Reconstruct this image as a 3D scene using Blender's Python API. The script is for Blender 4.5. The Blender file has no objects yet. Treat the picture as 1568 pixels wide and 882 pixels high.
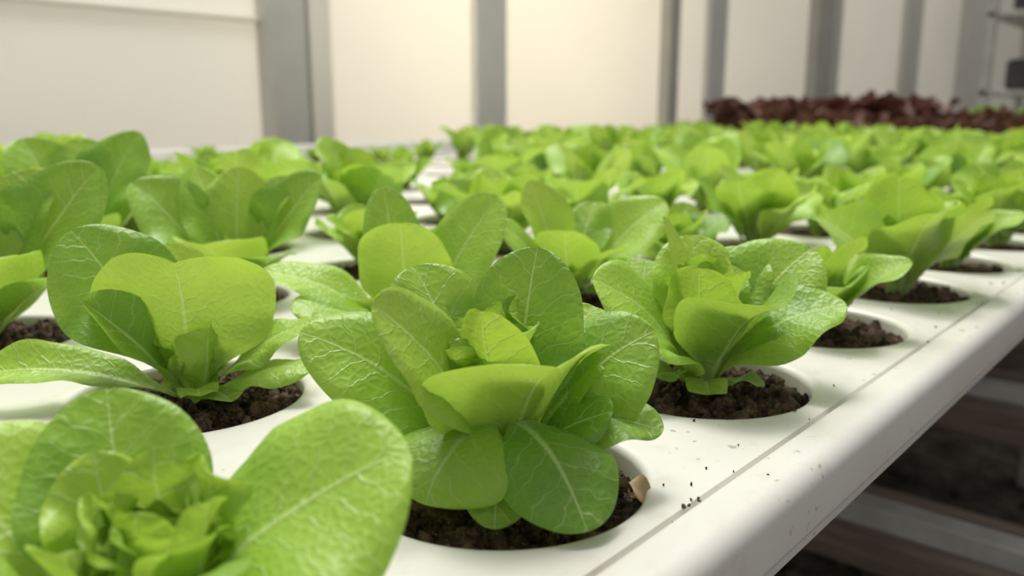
import bpy, math, random
from mathutils import Vector, Matrix, noise
TZ=0.80
sc=bpy.context.scene
sc.view_settings.view_transform='Standard'
sc.view_settings.look='None'
PITCH=0.164; RH=0.059; Y0=0.215; YP=0.2
ROWX=[0.238,0.203,0.171,0.146,0.12,0.09,0.06,0.11,0.05,0.13]
NR=10; XS=-0.6; XE=5.0; YB=Y0+YP*(NR-1)+0.1
def RY(k): return 0.406 if k==1 else Y0+YP*k

# ---------------------------------------------------------------- helpers
def link(o,parent=None):
    sc.collection.objects.link(o)
    if parent: o.parent=parent
    return o
def mesh_obj(name,V,F,mat,smooth=False,parent=None):
    me=bpy.data.meshes.new(name); me.from_pydata(V,[],F); me.update()
    if mat: me.materials.append(mat)
    if smooth: me.polygons.foreach_set('use_smooth',[True]*len(me.polygons))
    return link(bpy.data.objects.new(name,me),parent)
def box(V,F,x0,x1,y0,y1,z0,z1,b=0.0):
    n=len(V)
    if b<=0:
        V+= [(x,y,z) for z in (z0,z1) for x,y in ((x0,y0),(x1,y0),(x1,y1),(x0,y1))]
        F+= [(n,n+3,n+2,n+1),(n+4,n+5,n+6,n+7)]+[(n+i,n+(i+1)%4,n+4+(i+1)%4,n+4+i) for i in range(4)]
    else:
        def ring(z,i): return [(x0+i+b,y0+i,z),(x1-i-b,y0+i,z),(x1-i,y0+i+b,z),(x1-i,y1-i-b,z),(x1-i-b,y1-i,z),(x0+i+b,y1-i,z),(x0+i,y1-i-b,z),(x0+i,y0+i+b,z)]
        for z,i in ((z0,b),(z0+b,0),(z1-b,0),(z1,b)): V+=ring(z,i)
        F.append(tuple(n+i for i in reversed(range(8)))); F.append(tuple(n+24+i for i in range(8)))
        for r in range(3):
            for i in range(8): F.append((n+r*8+i,n+r*8+(i+1)%8,n+r*8+8+(i+1)%8,n+r*8+8+i))
def new_mat(name):
    m=bpy.data.materials.new(name); m.use_nodes=True
    nt=m.node_tree; nt.nodes.clear(); return m,nt
class NB:
    def __init__(s,nt): s.nt=nt
    def n(s,t,**k):
        nd=s.nt.nodes.new(t)
        for a,b in k.items(): setattr(nd,a,b)
        return nd
    def put(s,sock,v):
        if isinstance(v,bpy.types.NodeSocket): s.nt.links.new(v,sock)
        else: sock.default_value=v
    def m(s,op,a,b=0.0,c=0.0,clamp=False):
        nd=s.n('ShaderNodeMath',operation=op,use_clamp=clamp)
        s.put(nd.inputs[0],a); s.put(nd.inputs[1],b); s.put(nd.inputs[2],c); return nd.outputs[0]
    def ss(s,v,a,b,o0=0.0,o1=1.0):
        nd=s.n('ShaderNodeMapRange',interpolation_type='SMOOTHSTEP')
        s.put(nd.inputs[0],v); s.put(nd.inputs[1],a); s.put(nd.inputs[2],b); s.put(nd.inputs[3],o0); s.put(nd.inputs[4],o1)
        return nd.outputs[0]
    def mix(s,f,a,b,bt='MIX'):
        nd=s.n('ShaderNodeMix',data_type='RGBA',blend_type=bt)
        s.put(nd.inputs[0],f)
        for i,v in ((6,a),(7,b)):
            if isinstance(v,tuple) and len(v)==3: v=v+(1,)
            s.put(nd.inputs[i],v)
        return nd.outputs[2]
    def noise(s,vec,scale,detail=3,rough=0.5):
        nd=s.n('ShaderNodeTexNoise'); 
        if vec is not None: s.nt.links.new(vec,nd.inputs['Vector'])
        nd.inputs['Scale'].default_value=scale; nd.inputs['Detail'].default_value=detail; nd.inputs['Roughness'].default_value=rough
        return nd.outputs[0]
    def bump(s,h,strength,dist):
        nd=s.n('ShaderNodeBump'); nd.inputs['Strength'].default_value=strength; nd.inputs['Distance'].default_value=dist
        s.nt.links.new(h,nd.inputs['Height']); return nd.outputs[0]
def obj_co(b): return b.n('ShaderNodeTexCoord').outputs['Object']

def simple_mat(name,c1,c2,scale=8,rough=0.5,metal=0.0,bump=0.0,bd=0.002,stretch=None,spec=0.5,trans=0.0):
    m,nt=new_mat(name); b=NB(nt); co=obj_co(b)
    if stretch:
        mp=b.n('ShaderNodeMapping'); nt.links.new(co,mp.inputs[0]); mp.inputs['Scale'].default_value=stretch; co=mp.outputs[0]
    nz=b.noise(co,scale,5,0.6)
    col=b.mix(b.ss(nz,0.3,0.7),c1,c2)
    p=b.n('ShaderNodeBsdfPrincipled'); b.put(p.inputs['Base Color'],col)
    p.inputs['Roughness'].default_value=rough; p.inputs['Metallic'].default_value=metal; p.inputs['Specular IOR Level'].default_value=spec
    if bump>0: nt.links.new(b.bump(nz,bump,bd),p.inputs['Normal'])
    o=b.n('ShaderNodeOutputMaterial'); out=p.outputs[0]
    if trans>0:
        tr=b.n('ShaderNodeBsdfTranslucent'); b.put(tr.inputs[0],col)
        mx=b.n('ShaderNodeMixShader'); mx.inputs[0].default_value=trans
        nt.links.new(out,mx.inputs[1]); nt.links.new(tr.outputs[0],mx.inputs[2]); out=mx.outputs[0]
    nt.links.new(out,o.inputs[0]); return m

def leaf_mat(name,dark,light,young,vein,trans,tf=0.33):
    m,nt=new_mat(name); b=NB(nt)
    a=b.n('ShaderNodeAttribute',attribute_name='lp'); q=b.n('ShaderNodeAttribute',attribute_name='lq')
    sa=b.n('ShaderNodeSeparateXYZ'); nt.links.new(a.outputs['Vector'],sa.inputs[0])
    sq=b.n('ShaderNodeSeparateXYZ'); nt.links.new(q.outputs['Vector'],sq.inputs[0])
    x,y,t=sa.outputs; rnd,yg,s=sq.outputs
    ax=b.m('ABSOLUTE',x)
    cv=b.n('ShaderNodeCombineXYZ'); b.put(cv.inputs[0],x); b.put(cv.inputs[1],y); b.put(cv.inputs[2],b.m('MULTIPLY',rnd,37.0))
    nz=b.noise(cv.outputs[0],1.1,2); nzf=b.noise(cv.outputs[0],3.5,3)
    side=b.m('MULTIPLY',b.m('GREATER_THAN',x,0.0),0.45)
    pp=b.m('SUBTRACT',y,b.m('MULTIPLY',ax,0.85)); pp=b.m('ADD',pp,b.m('MULTIPLY',b.m('MULTIPLY',ax,ax),0.07))
    pp=b.m('ADD',b.m('ADD',pp,side),b.m('MULTIPLY',nz,1.1))
    fr=b.m('FRACT',b.m('DIVIDE',b.m('ADD',pp,20.0),1.05))
    d=b.m('MULTIPLY',b.m('ABSOLUTE',b.m('SUBTRACT',fr,0.5)),2.0)
    lat=b.ss(d,0.86,1.0); lat=b.m('MULTIPLY',lat,b.ss(ax,2.8,0.2,0.3,1.0))
    wr=b.m('MULTIPLY_ADD',b.m('SUBTRACT',1.02,t),0.26,0.015)
    mid=b.ss(b.m('DIVIDE',ax,wr),1.15,0.25)
    pet=b.ss(t,0.36,0.12)
    vo=b.n('ShaderNodeTexVoronoi',feature='DISTANCE_TO_EDGE',voronoi_dimensions='2D'); nt.links.new(cv.outputs[0],vo.inputs['Vector']); vo.inputs['Scale'].default_value=2.4
    ret=b.ss(vo.outputs['Distance'],0.06,0.0)
    base=b.mix(b.ss(b.m('ADD',b.m('MULTIPLY',nz,0.4),b.m('MULTIPLY',rnd,0.6)),0.2,0.8),dark,light)
    base=b.mix(b.m('MULTIPLY',nzf,0.22),base,light)
    base=b.mix(yg,base,young)
    base=b.mix(b.m('MULTIPLY',ret,0.13),base,vein)
    base=b.mix(b.m('MULTIPLY',lat,0.38),base,vein)
    base=b.mix(b.m('MULTIPLY',pet,0.45),base,vein)
    base=b.mix(b.m('MULTIPLY',mid,0.66),base,vein)
    h=b.m('MULTIPLY_ADD',b.ss(vo.outputs['Distance'],0.0,0.35),0.34,b.m('MULTIPLY',nz,0.8))
    h=b.m('ADD',h,b.m('MULTIPLY',nzf,0.45))
    h=b.m('SUBTRACT',h,b.m('MULTIPLY',lat,0.7)); h=b.m('SUBTRACT',h,b.m('MULTIPLY',mid,0.6))
    nrm=b.bump(h,0.5,0.0009)
    p=b.n('ShaderNodeBsdfPrincipled'); b.put(p.inputs['Base Color'],base); p.inputs['Roughness'].default_value=0.43
    p.inputs['Specular IOR Level'].default_value=0.5; nt.links.new(nrm,p.inputs['Normal'])
    tr=b.n('ShaderNodeBsdfTranslucent'); b.put(tr.inputs[0],b.mix(0.55,base,trans)); nt.links.new(nrm,tr.inputs['Normal'])
    mx=b.n('ShaderNodeMixShader'); mx.inputs[0].default_value=tf
    nt.links.new(p.outputs[0],mx.inputs[1]); nt.links.new(tr.outputs[0],mx.inputs[2])
    o=b.n('ShaderNodeOutputMaterial'); nt.links.new(mx.outputs[0],o.inputs[0]); return m

M_leaf=leaf_mat('lettuce_leaf',(0.14,0.325,0.035),(0.355,0.585,0.07),(0.62,0.77,0.12),(0.66,0.82,0.36),(0.63,0.86,0.09))
M_red=leaf_mat('red_lettuce_leaf',(0.06,0.022,0.016),(0.16,0.055,0.035),(0.19,0.09,0.045),(0.2,0.09,0.06),(0.22,0.07,0.04),0.15)

def plastic():
    m,nt=new_mat('white_tray_plastic'); b=NB(nt); co=obj_co(b)
    n1=b.noise(co,6,4); n2=b.noise(co,170,2,0.4); n3=b.noise(co,14,3); n4=b.noise(co,45,4,0.7)
    c=b.mix(b.ss(n1,0.35,0.7),(0.75,0.74,0.695),(0.68,0.665,0.61))
    c=b.mix(b.m('MULTIPLY',b.ss(n4,0.52,0.75),0.32),c,(0.55,0.50,0.42))
    dirt=b.m('MULTIPLY',b.ss(n2,0.66,0.73),b.ss(n3,0.44,0.58))
    c=b.mix(b.m('MULTIPLY',dirt,0.55),c,(0.25,0.18,0.10))
    p=b.n('ShaderNodeBsdfPrincipled'); b.put(p.inputs['Base Color'],c); p.inputs['Roughness'].default_value=0.30; p.inputs['Specular IOR Level'].default_value=0.5
    nt.links.new(b.bump(b.noise(co,260,2),0.10,0.0004),p.inputs['Normal'])
    o=b.n('ShaderNodeOutputMaterial'); nt.links.new(p.outputs[0],o.inputs[0]); return m
M_white=plastic()
def soilm():
    m,nt=new_mat('potting_soil'); b=NB(nt); co=obj_co(b)
    n1=b.noise(co,100,6,0.75); n2=b.noise(co,420,3,0.6)
    c=b.mix(b.ss(n1,0.35,0.68),(0.020,0.013,0.009),(0.20,0.13,0.085))
    c=b.mix(b.ss(n2,0.62,0.72),c,(0.34,0.25,0.16))
    p=b.n('ShaderNodeBsdfPrincipled'); b.put(p.inputs['Base Color'],c); p.inputs['Roughness'].default_value=0.85; p.inputs['Specular IOR Level'].default_value=0.25
    nt.links.new(b.bump(b.m('ADD',n1,b.m('MULTIPLY',n2,0.5)),1.0,0.004),p.inputs['Normal'])
    o=b.n('ShaderNodeOutputMaterial'); nt.links.new(p.outputs[0],o.inputs[0]); return m
M_soil=soilm()
M_metal=simple_mat('aluminium_frame',(0.47,0.46,0.42),(0.53,0.52,0.47),6,0.5,0.05)
M_lmetal=simple_mat('pale_mullion',(0.80,0.78,0.73),(0.84,0.82,0.77),6,0.5,trans=0.15)
M_shadow=simple_mat('painted_shadow',(0.16,0.15,0.13),(0.20,0.19,0.17),6,0.6)  # dark colour for the shadow line painted beside the left post
M_cream=simple_mat('cream_frame',(0.88,0.83,0.72),(0.90,0.86,0.76),4,0.5,trans=0.1)
M_steel=simple_mat('galvanised_steel',(0.50,0.50,0.48),(0.65,0.65,0.62),20,0.4,0.3)
M_wood=simple_mat('weathered_wood',(0.17,0.13,0.105),(0.30,0.235,0.19),9,0.8,0,0.5,0.003,(6,0.6,6))
M_ground=simple_mat('earth_floor',(0.045,0.037,0.03),(0.15,0.125,0.10),14,0.9,0,1.0,0.03)
M_dry=simple_mat('dry_leaf',(0.42,0.28,0.16),(0.60,0.45,0.30),60,0.7,0,0.5,0.001)
M_dark=simple_mat('dark_box',(0.05,0.05,0.05),(0.08,0.08,0.08),6,0.6)
def panelm():
    m,nt=new_mat('frosted_polycarbonate'); b=NB(nt); co=obj_co(b)
    nz=b.noise(co,0.9,3)
    c=b.mix(b.ss(nz,0.3,0.7),(0.72,0.71,0.68),(0.82,0.81,0.77))
    p=b.n('ShaderNodeBsdfPrincipled'); b.put(p.inputs['Base Color'],c); p.inputs['Roughness'].default_value=0.4
    tr=b.n('ShaderNodeBsdfTranslucent'); tr.inputs[0].default_value=(0.95,0.93,0.87,1)
    mx=b.n('ShaderNodeMixShader'); mx.inputs[0].default_value=0.45
    nt.links.new(p.outputs[0],mx.inputs[1]); nt.links.new(tr.outputs[0],mx.inputs[2])
    o=b.n('ShaderNodeOutputMaterial'); nt.links.new(mx.outputs[0],o.inputs[0]); return m
M_panel=panelm()

# ---------------------------------------------------------------- leaves
def smst(a,b,x):
    x=max(0,min(1,(x-a)/(b-a))); return x*x*(3-2*x)
def add_leaf(D,az,L,W,e0,e1,cup=0.3,ruf=0.1,roll=0,young=0.0,seed=0,nt=20,ns=10,p=1.3,yaw=0,base=(0,0,0),pet=0.14,sh=1.45,rec=0.5,bl=1.0,rb=0.004,wob=1.0,notch=0.0):
    V,F,A,B_=D; r=random.Random(seed); n0=len(V); rnd=r.random()
    ph=[r.uniform(0,6.28) for _ in range(4)]; fq=r.uniform(1.2,2.0)
    az=math.radians(az); pos=Vector(base)+Vector((math.cos(az)*rb,math.sin(az)*rb,0))
    tp=0; off=Vector((r.uniform(0,50),r.uniform(0,50),r.uniform(0,50)))
    for i in range(nt+1):
        q=i/nt; t=1-(1-q)**1.6
        sub=4
        for k in range(sub):
            tm=tp+(t-tp)*(k+0.5)/sub
            e=math.radians(e0+(e1-e0)*tm**p); a2=az+math.radians(yaw)*tm
            pos=pos+Vector((math.cos(e)*math.cos(a2),math.cos(e)*math.sin(a2),math.sin(e)))*(L*(t-tp)/sub)
        tp=t
        e=math.radians(e0+(e1-e0)*t**p); a2=az+math.radians(yaw)*t
        T=Vector((math.cos(e)*math.cos(a2),math.cos(e)*math.sin(a2),math.sin(e)))
        Bv=Vector((-math.sin(a2),math.cos(a2),0)); N=T.cross(Bv)
        ro=math.radians(roll)*min(1,t*1.6); Bv,N=Bv*math.cos(ro)+N*math.sin(ro),N*math.cos(ro)-Bv*math.sin(ro)
        tt=min(t,0.9995)
        prof=(max(0,math.sin(math.pi*tt**sh)))**0.50*smst(0.05,0.50,t)+pet*(1-smst(0.2,0.7,t))
        for j in range(ns+1):
            s=-1+2*j/ns; aS=abs(s)
            w=W*prof*(1+wob*(0.035*math.sin(7*t+ph[2+(s>0)])+0.012*math.sin(19*t+ph[s>0])))
            x=w*s*(1-0.18*min(1,abs(cup))*s*s)
            n=cup*w*aS**1.8 - rec*w*max(0,aS-0.65)**2*2.2
            n+=ruf*W*prof*aS**2.2*math.sin(2*math.pi*fq*t+ph[s>0]) + ruf*0.25*wob*W*prof*aS**1.5*math.sin(2*math.pi*fq*2.3*t+ph[2+(s>0)])
            n-=0.0014*math.exp(-(x/0.0022)**2)*(1-t*0.8)
            nn=noise.noise(Vector((x*40,t*L*40,0))+off)
            n+=nn*0.0018*bl*min(1,prof*1.4)
            n+=bl*0.0004*math.cos(2*math.pi*(t*L*100-abs(x)*85)/1.05)*min(1,abs(x)/0.006)*(1-aS**6)*min(1,prof)
            P=pos+Bv*x+N*n+T*(notch*L*(aS**1.5)*smst(.55,1,t)*min(1,prof*1.5))
            V.append(P[:]); A.append((x*100,t*L*100,t)); B_.append((rnd,young,s))
    for i in range(nt):
        for j in range(ns):
            a=n0+i*(ns+1)+j; F.append((a,a+1,a+ns+2,a+ns+1))
def heart(D,r,c=(0,0,0.0),n=9,S=1.0,res=1.0,off=(0,0)):
    for i in range(n):
        k=i/n
        add_leaf(D,i*137.5+r.uniform(-20,20),(0.056-0.018*k+r.uniform(-.004,.006))*S,(0.016-0.004*k)*S**.7,r.uniform(74,88),r.uniform(55,100)+15*k,
                 cup=r.uniform(0.3,0.8),ruf=0.42,young=0.30+0.35*k,seed=r.random(),nt=int(20*res),ns=int(12*res),base=(off[0],off[1],c[2]),bl=3.0,pet=0.3,rb=0.009*(1-k),wob=2.6)
def finish(name,D,mat):
    V,F,A,B_=D
    me=bpy.data.meshes.new(name); me.from_pydata(V,[],F); me.update()
    me.polygons.foreach_set('use_smooth',[True]*len(F))
    for nm,dat in (('lp',A),('lq',B_)):
        at=me.attributes.new(nm,'FLOAT_VECTOR','POINT'); at.data.foreach_set('vector',[c for v in dat for c in v])
    me.materials.append(mat); return me
# f: 0 = towards right/front edge side, 90 = away, 180 = left, 270 = front
def hero(name,specs,seed,hs=1.0,hn=9,hoff=(0,0),hz=0.0,rot=0):
    r=random.Random(seed); D=([],[],[],[])
    for k,sp in enumerate(specs):
        sp=dict(sp); az=sp.pop('f')-48.7+rot; z=sp.pop('z',0.004)
        add_leaf(D,az,seed=seed*100+k,nt=30,ns=18,base=(0,0,z),**sp)
    heart(D,r,(0,0,hz),hn,hs,1.2,hoff)
    return finish(name,D,M_leaf)
def generic(name,seed,mat,res=1.0,ruf=1.0,young=0.0,up=0,Wf=1.0,nn=0):
    r=random.Random(seed); D=([],[],[],[]); n=r.randint(10,12)+nn; a0=r.uniform(0,360)
    for i in range(n):
        k=i/(n-1)
        L=(0.100-0.026*k)*r.uniform(0.86,1.14); W=(0.033-0.009*k)*r.uniform(0.88,1.15)*Wf
        e0=54+28*k+r.uniform(-8,8)+up; e1=16+50*k+r.uniform(-20,20)+up*1.5
        add_leaf(D,a0+i*137.5+r.uniform(-14,14),L,W,e0,e1,cup=r.uniform(0.15,0.5),ruf=r.uniform(0.10,0.22)*ruf,roll=r.uniform(-35,35),
                 young=min(1,max(0,-0.10+0.65*k+r.uniform(-.2,.3)+young)),seed=r.random(),nt=int(20*res),ns=int(12*res),yaw=r.uniform(-15,15),wob=ruf*1.3)
    heart(D,r,(0,0,0),7,1.1,res)
    return finish(name,D,mat)

S=dict
specA=[
 S(f=180,L=.102,W=.024,e0=64,e1=16,cup=-.02,roll=-44,ruf=.12,p=1.0),          # left outer
 S(f=6,L=.088,W=.026,e0=68,e1=24,cup=-.03,roll=42,ruf=.12,p=1.1),           # right outer
 S(f=240,L=.056,W=.028,e0=26,e1=-56,cup=-.15,roll=-4,ruf=.07,p=.8,z=.034),  # low front left
 S(f=297,L=.070,W=.023,e0=22,e1=-50,cup=-.15,roll=12,ruf=.10,p=.8,z=.034),  # low front right
 S(f=212,L=.098,W=.024,e0=76,e1=36,cup=.16,roll=-50,ruf=.10,young=.38,p=1.3), # left long
 S(f=62,L=.098,W=.026,e0=80,e1=64,cup=.10,roll=8,ruf=.10,young=.05),       # tall back right
 S(f=138,L=.098,W=.029,e0=74,e1=42,cup=.18,roll=-12,ruf=.14,young=.1),       # back left
 S(f=300,L=.076,W=.041,e0=78,e1=20,cup=.36,roll=4,ruf=.10,young=.3,p=1.8,sh=1.6), # front cup
 S(f=252,L=.080,W=.020,e0=84,e1=66,cup=.5,roll=-10,ruf=.10,young=.75,p=1.6), # inner bright
 S(f=338,L=.058,W=.020,e0=62,e1=14,cup=.05,roll=25,ruf=.15,young=.05),
 S(f=40,L=.084,W=.025,e0=68,e1=34,cup=.2,roll=10,ruf=.15,young=.15),
 S(f=160,L=.074,W=.024,e0=50,e1=-4,cup=.0,roll=-25,ruf=.15),
 S(f=205,L=.062,W=.018,e0=38,e1=-34,cup=.0,ruf=.18,z=.014),
 S(f=268,L=.050,W=.014,e0=20,e1=-60,cup=.0,ruf=.08,z=.020),
 S(f=348,L=.066,W=.017,e0=40,e1=-22,cup=.0,roll=15,ruf=.18,z=.018),
]
specB=[
 S(f=186,L=.088,W=.030,e0=68,e1=18,cup=.1,roll=-30,ruf=.12),
 S(f=22,L=.100,W=.032,e0=62,e1=30,cup=.2,roll=32,ruf=.12),
 S(f=352,L=.088,W=.027,e0=58,e1=6,cup=.1,roll=25,ruf=.14),
 S(f=296,L=.082,W=.038,e0=70,e1=14,cup=.5,roll=8,ruf=.12,young=.15,p=1.4),
 S(f=160,L=.096,W=.017,e0=80,e1=74,cup=.5,roll=0,ruf=.12,young=.6),
 S(f=250,L=.078,W=.024,e0=76,e1=60,cup=.4,roll=-15,ruf=.12,young=.55),
 S(f=90,L=.088,W=.028,e0=76,e1=50,cup=.3,ruf=.14,young=.3),
 S(f=130,L=.086,W=.027,e0=64,e1=26,cup=.2,roll=-10,ruf=.12,young=.1),
 S(f=222,L=.072,W=.025,e0=56,e1=4,cup=.1,roll=-20,ruf=.12,young=.05),
 S(f=55,L=.088,W=.026,e0=68,e1=38,cup=.3,roll=10,ruf=.15,young=.2),
 S(f=262,L=.034,W=.011,e0=15,e1=-10,cup=.1,ruf=.25,young=.3,z=.010),
 S(f=320,L=.032,W=.010,e0=15,e1=-10,cup=.1,ruf=.25,young=.3,z=.010),
 S(f=215,L=.036,W=.012,e0=30,e1=-10,cup=.1,ruf=.25,young=.2,z=.010),
 S(f=60,L=.074,W=.018,e0=82,e1=75,cup=.5,ruf=.3,young=.7),
 S(f=310,L=.072,W=.020,e0=80,e1=64,cup=.6,ruf=.3,young=.7),
]
specL=[
 S(f=174,L=.106,W=.033,e0=65,e1=48,cup=.10,roll=-42,ruf=.12),
 S(f=276,L=.078,W=.046,e0=88,e1=66,cup=.14,roll=0,ruf=.14,young=.28,p=2.0,sh=1.55,rec=.2,notch=.14),
 S(f=196,L=.104,W=.018,e0=28,e1=-8,cup=.4,roll=-25,ruf=.14),
 S(f=218,L=.076,W=.018,e0=60,e1=44,cup=.6,roll=-50,ruf=.1,young=.05),
 S(f=124,L=.088,W=.025,e0=70,e1=52,cup=.3,ruf=.15,young=.35),
 S(f=346,L=.070,W=.015,e0=38,e1=-8,cup=-.1,roll=15,ruf=.12),
 S(f=10,L=.074,W=.017,e0=50,e1=12,cup=.1,roll=15,ruf=.15,young=.1),
 S(f=54,L=.076,W=.022,e0=62,e1=38,cup=.2,ruf=.15,young=.1),
 S(f=314,L=.040,W=.012,e0=25,e1=-15,cup=.1,ruf=.2,young=.2,z=.008),
 S(f=294,L=.042,W=.010,e0=45,e1=-10,cup=.1,ruf=.2,young=.2),
 S(f=84,L=.072,W=.022,e0=78,e1=60,cup=.4,ruf=.2,young=.4),
]
specF=[
 S(f=13,L=.095,W=.038,e0=66,e1=12,cup=.02,roll=24,ruf=.10,bl=1.4,p=1.0),
 S(f=118,L=.080,W=.026,e0=68,e1=46,cup=.2,roll=0,ruf=.12,bl=1.4),
 S(f=168,L=.084,W=.034,e0=56,e1=28,cup=.1,roll=-20,ruf=.12,young=.1),
 S(f=290,L=.066,W=.032,e0=74,e1=8,cup=.2,roll=0,ruf=.12,young=.15,p=1.4),
 S(f=318,L=.066,W=.028,e0=54,e1=-6,cup=.1,roll=10,ruf=.12,young=.1),
 S(f=225,L=.070,W=.028,e0=62,e1=6,cup=.15,roll=-10,ruf=.12,young=.2),
 S(f=50,L=.068,W=.020,e0=50,e1=20,cup=.2,ruf=.15,young=.1),
 S(f=130,L=.060,W=.018,e0=74,e1=62,cup=.3,ruf=.3,young=.45),
 S(f=345,L=.052,W=.017,e0=72,e1=50,cup=.4,ruf=.3,young=.45),
 S(f=230,L=.050,W=.016,e0=74,e1=60,cup=.4,ruf=.3,young=.5),
]
spec6=[
 S(f=184,L=.104,W=.021,e0=48,e1=2,cup=.2,roll=-25,ruf=.12),
 S(f=272,L=.086,W=.032,e0=84,e1=60,cup=.3,roll=0,ruf=.10,young=.45,p=1.6),
 S(f=20,L=.112,W=.029,e0=62,e1=52,cup=.2,roll=40,ruf=.10,young=.0),
 S(f=120,L=.104,W=.022,e0=78,e1=66,cup=.4,roll=-10,ruf=.1,young=.05),
 S(f=350,L=.080,W=.026,e0=40,e1=-5,cup=.0,roll=20,ruf=.12),
 S(f=208,L=.080,W=.022,e0=44,e1=-6,cup=.0,roll=-20,ruf=.12),
 S(f=70,L=.088,W=.026,e0=62,e1=38,cup=.3,ruf=.12),
 S(f=310,L=.065,W=.022,e0=52,e1=10,cup=.2,ruf=.12,young=.2),
 S(f=240,L=.065,W=.022,e0=56,e1=15,cup=.2,ruf=.12,young=.1),
]
spec7=[
 S(f=150,L=.100,W=.026,e0=78,e1=62,cup=.4,roll=-20,ruf=.12,young=.45),
 S(f=10,L=.110,W=.031,e0=56,e1=32,cup=.2,roll=38,ruf=.12),
 S(f=262,L=.072,W=.027,e0=72,e1=42,cup=.3,ruf=.12,young=.3),
 S(f=198,L=.084,W=.026,e0=62,e1=35,cup=.1,roll=-30,ruf=.12,young=.1),
 S(f=310,L=.074,W=.026,e0=58,e1=20,cup=.2,roll=10,ruf=.12,young=.25),
 S(f=60,L=.088,W=.026,e0=68,e1=44,cup=.3,ruf=.12,young=.2),
 S(f=100,L=.084,W=.025,e0=66,e1=42,cup=.3,ruf=.12,young=.05),
 S(f=225,L=.068,W=.022,e0=50,e1=0,cup=.1,roll=-15,ruf=.12,young=.1),
 S(f=345,L=.066,W=.022,e0=42,e1=-5,cup=.0,roll=15,ruf=.12,young=.0),
]
spec9=[
 S(f=186,L=.116,W=.034,e0=66,e1=38,cup=.35,roll=-38,ruf=.12,young=.05),
 S(f=95,L=.108,W=.030,e0=78,e1=62,cup=.3,ruf=.12,young=.4),
 S(f=12,L=.118,W=.034,e0=64,e1=44,cup=.4,roll=40,ruf=.12,young=.05),
 S(f=270,L=.082,W=.036,e0=62,e1=14,cup=.4,ruf=.12,young=.45,p=1.5),
 S(f=140,L=.112,W=.028,e0=76,e1=56,cup=.3,ruf=.12,young=.1),
 S(f=50,L=.108,W=.028,e0=70,e1=50,cup=.3,ruf=.12,young=.25),
 S(f=225,L=.076,W=.026,e0=56,e1=10,cup=.2,ruf=.12,young=.1),
 S(f=320,L=.080,W=.026,e0=52,e1=10,cup=.2,ruf=.12,young=.1),
]
spec10=[
 S(f=188,L=.120,W=.026,e0=40,e1=14,cup=.3,roll=-30,ruf=.12),
 S(f=150,L=.112,W=.030,e0=74,e1=54,cup=.3,roll=-15,ruf=.12,young=.1),
 S(f=42,L=.118,W=.036,e0=74,e1=52,cup=.25,roll=25,ruf=.12),
 S(f=268,L=.088,W=.026,e0=76,e1=62,cup=.4,ruf=.12,young=.6),
 S(f=8,L=.104,W=.024,e0=52,e1=34,cup=.4,roll=30,ruf=.12,young=.1),
 S(f=100,L=.108,W=.030,e0=76,e1=60,cup=.3,ruf=.12,young=.1),
 S(f=220,L=.086,W=.026,e0=56,e1=20,cup=.3,ruf=.12,young=.2),
 S(f=310,L=.080,W=.026,e0=56,e1=14,cup=.3,ruf=.12,young=.1),
]
def place(me,x,y,z=-0.008,s=1.0,rot=0.0,name='lettuce_plant',parent=None):
    o=bpy.data.objects.new(name,me); o.location=(x,y,TZ+z); o.scale=(s,s,s); o.rotation_euler=(0,0,rot); return link(o,parent)
place(hero('hero_a',specA,3,hs=1.38,hn=19,hoff=(-0.002,.013)),0.238,Y0)
place(hero('hero_b',specB,5,hs=1.3,hn=10,hoff=(.003,.006)),0.238+PITCH,Y0-.002)
place(hero('hero_l',specL,7,hs=.9,hn=5),ROWX[1]+.004,RY(1))
place(hero('hero_f',specF,9,hs=1.08,hn=16,hoff=(.008,.002)),0.238-PITCH+.010,Y0-.006)
place(hero('hero_6',spec6,11,hs=.9,hn=5),ROWX[1]+PITCH-.010,RY(1))
place(hero('hero_7',spec7,13,hs=.9,hn=5),ROWX[1]+2*PITCH,RY(1))
m9=hero('hero_9',spec9,15,hs=1.0,hn=6); m10=hero('hero_10',spec10,17,hs=1.1,hn=6)
HV=[generic('lettuce_v%d'%i,40+i,M_leaf,1.3,up=4) for i in range(7)]
LV=[generic('lettuce_far%d'%i,80+i,M_leaf,0.6,young=.05,up=10,Wf=.88) for i in range(8)]
RV=[generic('red_lettuce_far%d'%i,120+i,M_red,0.9,3.0,up=4,Wf=.8,nn=7) for i in range(4)]
rows=bpy.data.objects.new('lettuce_rows',None); link(rows)
redp=bpy.data.objects.new('red_lettuce_rows',None); link(redp)
rr=random.Random(4); holes=[]
done={(0,-1),(0,0),(0,1),(1,0),(1,1),(1,2)}
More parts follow.
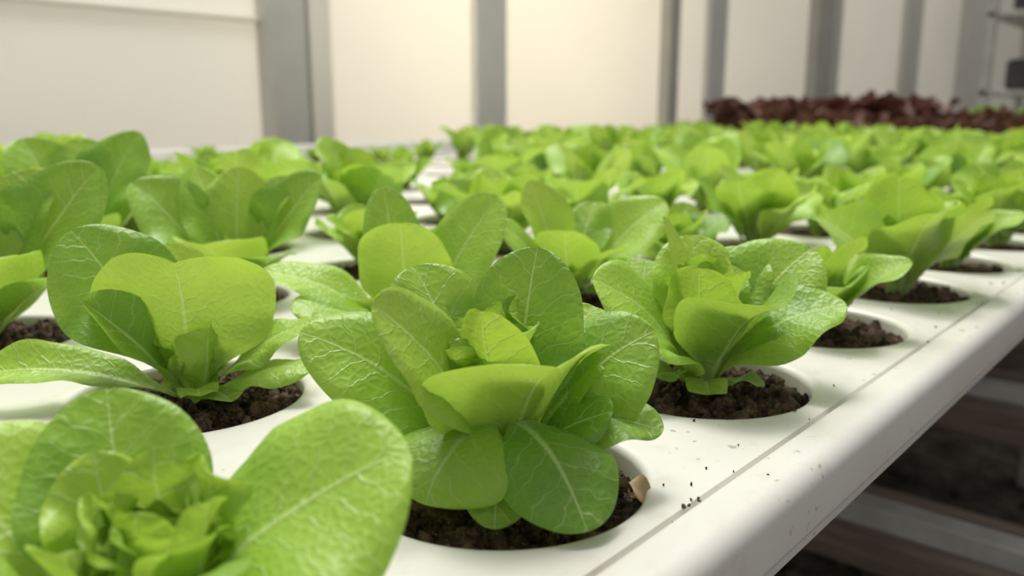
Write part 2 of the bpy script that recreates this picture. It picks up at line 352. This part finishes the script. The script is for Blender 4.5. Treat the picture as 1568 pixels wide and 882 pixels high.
for k in range(NR):
    y=RY(k); c0=int(math.ceil((XS+0.09-ROWX[k])/PITCH)); c1=int((XE-0.09-ROWX[k])/PITCH)
    for c in range(c0,c1+1):
        x=ROWX[k]+PITCH*c; holes.append((k,x,y))
        d=math.hypot(x,y); g=smst(.7,2.2,d)
        if (k,c) in done: continue
        if d<0.24 or (x<0.05 and y<0.5): continue
        if k==NR-1 and x<2.6 and rr.random()<0.6: continue
        rot=rr.uniform(0,6.28); jx,jy=rr.uniform(-.01,.01),rr.uniform(-.01,.01)
        if x>3.25+0.1*math.sin(y*9)+.65*smst(1.2,2.0,y):
            if x>4.6 and y<1.2: place(rr.choice(LV),x+jx,y+jy,-.01,rr.uniform(1.9,2.2),rot,parent=redp)
            else: place(rr.choice(RV),x+jx,y+jy,-.01,rr.choice([1.5,1.6,1.7,1.8,1.9,2.6]),rot,'red_lettuce_plant',redp)
            continue
        if d>1.2 and rr.random()<.20: continue
        s=(0.96+0.2*g)*rr.uniform(.76,1.18)
        if y>1.15 and 1.0<x/ y*2.2<2.25: s*=.6
        if k==8 and abs(x-1.95)<.1: s=1.3
        if (k,c)==(2,1): place(m9,x+.014,y-.01,s=1.02); continue
        if (k,c)==(3,1): place(m10,x,y,s=1.22); continue
        if (k,c)==(2,0): place(m9,x,y,s=1.15,rot=.5); continue
        if k in(3,4) and c<=3: s=1.32
        if k==1 and c==3: s=.75
        if d<1.3: place(rr.choice(HV),x+jx,y+jy,-.008,s,rot)
        else: place(rr.choice(LV),x+jx,y+jy,-.01,s,rot,parent=rows)

# ---------------------------------------------------------------- bench
bench=bpy.data.objects.new('growing_bench',None); link(bench)
V=[];F=[];SM=[]
for k in range(NR):
    y=RY(k); yn=Y0+YP*k; ya=0.143 if k==0 else yn-YP/2; yb=yn+YP/2
    xs=[x for (kk,x,_) in holes if kk==k]
    for x in xs:
        d=math.hypot(x,y); N=72 if d<.9 else (36 if d<1.8 else 18)
        xa,xb=x-PITCH/2,x+PITCH/2
        angs=[2*math.pi*i/N for i in range(N)]
        for cx,cy in ((xa,ya),(xb,ya),(xb,yb),(xa,yb)):
            a=math.atan2(cy-y,cx-x)%(2*math.pi); i=min(range(N),key=lambda i:abs(angs[i]-a)); angs[i]=a
        n=len(V)
        for a in angs:
            ca,sa_=math.cos(a),math.sin(a)
            tx=((xb-x) if ca>0 else (xa-x))/ca if abs(ca)>1e-9 else 1e9
            ty=((yb-y) if sa_>0 else (ya-y))/sa_ if abs(sa_)>1e-9 else 1e9
            t=min(tx,ty); V.append((x+ca*t,y+sa_*t,TZ))
        for rr_,z in ((RH+.0045,0),(RH+.0022,-.0005),(RH+.0006,-.0018),(RH,-.004),(RH-.001,-.030)):
            for a in angs: V.append((x+math.cos(a)*rr_,y+math.sin(a)*rr_,TZ+z))
        for ri in range(5):
            for i in range(N):
                j=(i+1)%N; F.append((n+ri*N+i,n+ri*N+j,n+(ri+1)*N+j,n+(ri+1)*N+i)); SM.append(ri>0)
    for xa,xb in ((XS,xs[0]-PITCH/2),(xs[-1]+PITCH/2,XE)):
        n=len(V); V+=[(xa,ya,TZ),(xb,ya,TZ),(xb,yb,TZ),(xa,yb,TZ)]; F.append((n,n+1,n+2,n+3)); SM.append(False)
o=mesh_obj('tray_top',V,F,M_white,parent=bench); o.data.polygons.foreach_set('use_smooth',SM)
import bmesh
bm=bmesh.new(); bm.from_mesh(o.data)
for f in bm.faces:
    f.normal_update()
    if abs(f.normal.z)>.5 and f.normal.z<0: f.normal_flip()
bm.to_mesh(o.data); bm.free()
def rolled(cx,cz,r,a0,a1,n): return [(cx+r*math.cos(math.radians(a0+(a1-a0)*i/n)),cz+r*math.sin(math.radians(a0+(a1-a0)*i/n))) for i in range(n+1)]
prof=[(.143,-.0),(.1428,-.0015),(.1422,-.0032),(.1414,-.0032),(.1408,-.0006)]+rolled(.1375,-.0010,.0026,50,90,3)+[(.131,.0010)]+rolled(.1265,-.0085,.0095,90,172,9)+[(.1155,-.0215)]+rolled(.1175,-.0228,.002,180,270,3)+[(.123,-.0248),(.123,-.020)]
def extrude(name,prof,x0,x1,mat):
    V=[];F=[]
    for x in (x0,x1):
        for (y,z) in prof: V.append((x,y,TZ+z))
    P=len(prof)
    for j in range(P-1): F.append((j,j+1,j+P+1,j+P))
    return mesh_obj(name,V,F,mat,True,bench)
extrude('rim_front',prof,XS,XE,M_white)
prof2=[(YB,0),(YB+.002,.036),(YB+.006,.044),(YB+.014,.046),(YB+.04,.046),(YB+.047,.042),(YB+.05,.035),(YB+.05,-.03)]
extrude('rim_back',prof2,XS,XE,M_white)
V=[];F=[]
box(V,F,XS-.02,XS,.115,YB+.05,TZ-.03,TZ+.003,.002); box(V,F,XE,XE+.02,.115,YB+.05,TZ-.03,TZ+.003,.002)
mesh_obj('rim_ends',V,F,M_white,parent=bench)
V=[];F=[]
box(V,F,XS,XE,.124,YB+.045,TZ-.040,TZ-.032)
mesh_obj('tray_underside',V,F,M_white,parent=bench)
V=[];F=[]
for x in (-.45,1.15+1.2,4.8):
    for y in (.32,1.95):
        box(V,F,x-.02,x+.02,y-.02,y+.02,0,TZ-.04,.003)
for y in (.32,1.95): box(V,F,XS,XE,y-.02,y+.02,TZ-.085,TZ-.04,.003)
mesh_obj('legs_and_beams',V,F,M_steel,parent=bench)

# soil
V=[];F=[]
t_=(1+5**.5)/2
IV=[Vector(v).normalized() for v in ((-1,t_,0),(1,t_,0),(-1,-t_,0),(1,-t_,0),(0,-1,t_),(0,1,t_),(0,-1,-t_),(0,1,-t_),(t_,0,-1),(t_,0,1),(-t_,0,-1),(-t_,0,1))]
IF=((0,11,5),(0,5,1),(0,1,7),(0,7,10),(0,10,11),(1,5,9),(5,11,4),(11,10,2),(10,7,6),(7,1,8),(3,9,4),(3,4,2),(3,2,6),(3,6,8),(3,8,9),(4,9,5),(2,4,11),(6,2,10),(8,6,7),(9,8,1))
def ico(V,F,c,r,rnd):
    n=len(V)
    sx,sy,sz=[r*rnd.uniform(.5,1.25) for _ in range(3)]
    R=Matrix.Rotation(rnd.uniform(0,6.28),3,Vector((rnd.uniform(-1,1),rnd.uniform(-1,1),rnd.uniform(.1,1))).normalized())
    for v in IV:
        k=rnd.uniform(.6,1.25); p=R@Vector((v[0]*sx*k,v[1]*sy*k,v[2]*sz*k)); V.append((c[0]+p.x,c[1]+p.y,c[2]+p.z))
    for f in IF: F.append(tuple(n+i for i in f))
rs=random.Random(8)
for k,x,y in holes:
    d=math.hypot(x,y); hi=d<.8; NRg,NA=(30,110) if hi else (3,16)
    n=len(V); V.append((x,y,TZ-.006))
    for i in range(1,NRg+1):
        r=RH*1.0*i/NRg
        for j in range(NA):
            a=2*math.pi*j/NA; px,py=x+r*math.cos(a),y+r*math.sin(a)
            z=-.0085+noise.noise(Vector((px*55,py*55,1)))*.006+abs(noise.noise(Vector((px*130,py*130,5))))*.012+noise.noise(Vector((px*420,py*420,9)))*.0024
            z-=.0035*(i/NRg)**4
            V.append((px,py,TZ+min(z,.003)))
    for j in range(NA): F.append((n,n+1+j,n+1+(j+1)%NA))
    for i in range(NRg-1):
        for j in range(NA):
            a=n+1+i*NA+j; b=n+1+i*NA+(j+1)%NA; F.append((a,a+NA,b+NA,b))
    if d<1.0:
        for q in range(420 if d<.6 else 60):
            a=rs.uniform(0,6.28); sz=rs.choice([.0007,.001,.001,.0014,.0018,.0024,.0034,.005]); r=(RH-.003-sz)*math.sqrt(rs.random())
            ico(V,F,(x+r*math.cos(a),y+r*math.sin(a),TZ-.0050-.003*(r/RH)**3+rs.uniform(-.0015,.0015)),sz,rs)
mesh_obj('potting_soil',V,F,M_soil,False,bench)
V=[];F=[]
for q in range(60):
    x=rs.uniform(.1,.9); y=rs.choice([rs.uniform(.128,.16),rs.uniform(.15,.32)])
    if any(math.hypot(x-hx,y-hy)<RH+.003 for _,hx,hy in holes): continue
    ico(V,F,(x,y,TZ+.0006),rs.choice([.0005,.0007,.001]),rs)
for q in range(5): ico(V,F,(.262+rs.uniform(-.002,.010),.1425+rs.uniform(-.002,.002),TZ+.0005),.001,rs)
mesh_obj('soil_crumbs',V,F,M_soil,False,bench)
D=([],[],[],[])
add_leaf(D,-95,.020,.005,40,-60,cup=.6,ruf=.5,seed=3,nt=12,ns=8,base=(0,0,0),pet=.5)
me=finish('dry_leaf_scrap',D,M_dry); o=bpy.data.objects.new('dry_leaf_scrap',me); o.location=(.266,.183,TZ-.005); link(o)

# ---------------------------------------------------------------- under bench
rack=bpy.data.objects.new('lower_rack',None); link(rack)
V=[];F=[]
for x in (-.2,.33,.85,1.37,1.90,2.5,3.2,4.0): box(V,F,x-.016,x+.016,.10,2.0,TZ-.275,TZ-.25,.003)
for y in (.6,1.9): box(V,F,-.4,4.6,y-.015,y+.015,TZ-.30,TZ-.276,.003)
for x in (-.3,2.7,4.2):
    for y in (.6,1.9): box(V,F,x-.015,x+.015,y-.015,y+.015,0,TZ-.30,.003)
mesh_obj('rails',V,F,M_steel,parent=rack)
V=[];F=[]
for x0,z in ((1.06,-.40),(1.5,-.34),(1.68,-.36),(2.0,-.34),(2.2,-.34),(.45,-.5)):
    box(V,F,x0,x0+.17,-.02,1.8,TZ+z-.05,TZ+z,.004)
for y in (.05,.9,1.7): box(V,F,.4,2.4,y,y+.08,TZ-.62,TZ-.56,.004)
mesh_obj('stacked_timber',V,F,M_wood,parent=rack)
V=[];F=[]
n=60
for i in range(n+1):
    for j in range(n+1):
        x=-1+3.5*i/n; y=-.8+2.6*j/n; V.append((x,y,.012+.02*noise.noise(Vector((x*6,y*6,0)))+.012*noise.noise(Vector((x*20,y*20,3)))))
for i in range(n):
    for j in range(n): a=i*(n+1)+j; F.append((a,a+n+1,a+n+2,a+1))
for q in range(500):
    ico(V,F,(rs.uniform(.2,2.2),rs.uniform(-.6,1.2),.03),rs.uniform(.01,.03),rs)
mesh_obj('rubble_ground',V,F,M_ground)
mesh_obj('floor',[(-3,-3,0),(12,-3,0),(12,3,0),(-3,3,0)],[(0,1,2,3)],M_ground)

# ---------------------------------------------------------------- greenhouse wall
YW=2.6; HT=2.9
V=[];F=[]; box(V,F,-3,12,YW+.03,YW+.04,.0,HT); mesh_obj('wall_back',V,F,M_panel)
V=[];F=[]; box(V,F,12,12.05,-3,YW+.04,0,HT); mesh_obj('wall_end',V,F,M_panel)
frame=bpy.data.objects.new('wall_frame_trim',None); link(frame)
V=[];F=[];V2=[];F2=[];V3=[];F3=[];V4=[];F4=[]
def X(u):
    x=(u-784)/1280/1.03; a=math.radians(41.3)-math.atan(x); return YW/math.tan(a)
box(V,F,X(403),X(458),YW-.06,YW+.03,0,HT,.005)
box(V3,F3,X(458),X(466),YW-.02,YW+.03,0,HT)  # dark strip standing in for the shadow line between post and cream frame
box(V2,F2,X(466),X(498),YW-.05,YW+.03,0,HT,.005)
box(V4,F4,X(728),X(774),YW-.01,YW+.03,0,HT,.003)
box(V,F,X(1015),X(1030),YW-.04,YW+.03,0,HT,.005)
box(V4,F4,X(1082),X(1108),YW-.01,YW+.03,0,HT,.003)
box(V,F,X(1238),X(1262),YW-.05,YW+.03,0,HT,.005)
box(V4,F4,X(1262),X(1280),YW-.02,YW+.03,0,HT,.005)
box(V4,F4,X(1378),X(1400),YW-.03,YW+.03,0,HT,.005)
box(V4,F4,X(1466),X(1496),YW-.05,YW+.03,0,HT,.005)
box(V,F,-1.2,-1.1,YW-.05,YW+.03,0,HT,.005)
box(V2,F2,-1.1,X(403),YW-.0,YW+.03,TZ+.440,TZ+.456,.003)
mesh_obj('posts',V,F,M_metal,parent=frame); mesh_obj('light_posts',V2,F2,M_cream,parent=frame); mesh_obj('shadow_line',V3,F3,M_shadow,parent=frame)
mesh_obj('mullions',V4,F4,M_lmetal,parent=frame)

# storage rack far right
st=bpy.data.objects.new('storage_rack',None); link(st)
V=[];F=[]
for x in (7.0,8.2):
    for y in (.2,1.55): box(V,F,x-.03,x+.03,y-.03,y+.03,0,2.4,.005)
for z in (.5,1.05,1.6,2.15): box(V,F,6.97,8.23,.17,1.58,z,z+.04,.005)
mesh_obj('frame',V,F,M_steel,parent=st)
V=[];F=[]
for (y0,y1,z,h) in ((.3,.8,1.09,.3),(.9,1.45,1.09,.22),(.4,1.45,1.64,.35),(.3,1.3,.54,.4)): box(V,F,7.1,8.0,y0,y1,z,z+h,.02)
mesh_obj('dark_crates',V,F,M_dark,parent=st)

# ---------------------------------------------------------------- light
w=bpy.data.worlds.new('world'); sc.world=w; w.use_nodes=True
bg=w.node_tree.nodes['Background']; bg.inputs[0].default_value=(1.0,.985,.95,1); bg.inputs[1].default_value=0.41
def area(name,loc,target,size,en,col,sy=None):
    l=bpy.data.lights.new(name,'AREA'); l.energy=en; l.size=size; l.color=col
    if sy: l.shape='RECTANGLE'; l.size_y=sy
    o=bpy.data.objects.new(name,l); o.location=loc; o.rotation_euler=(Vector(target)-Vector(loc)).to_track_quat('-Z','Y').to_euler(); link(o)
area('roof_daylight',(1.2,1.4,3.4),(.5,.4,TZ),1.8,78,(1,.98,.94))
area('outside_glow',(3.1,4.2,1.7),(3.1,2.6,1.3),1.4,75,(1,.87,.66))
area('outside_daylight',(5.0,5.0,2.2),(5.0,2.6,1.2),9,185,(1,.96,.91),3)
l=bpy.data.lights.new('sun','SUN'); l.energy=1.4; l.angle=math.radians(12); l.color=(1,.97,.9)
o=bpy.data.objects.new('sun',l)
o.rotation_euler=Vector((-.5,-.55,-1.5)).to_track_quat('-Z','Y').to_euler(); link(o)

cam=bpy.data.cameras.new('camera'); co=bpy.data.objects.new('camera',cam); link(co)
cam.sensor_width=36; cam.lens=29.39; cam.clip_start=.01
co.location=(0,0,TZ+.146); co.rotation_euler=(math.radians(78),0,math.radians(-48.7))
cam.dof.use_dof=True; cam.dof.focus_distance=.365; cam.dof.aperture_fstop=7.5
sc.camera=co
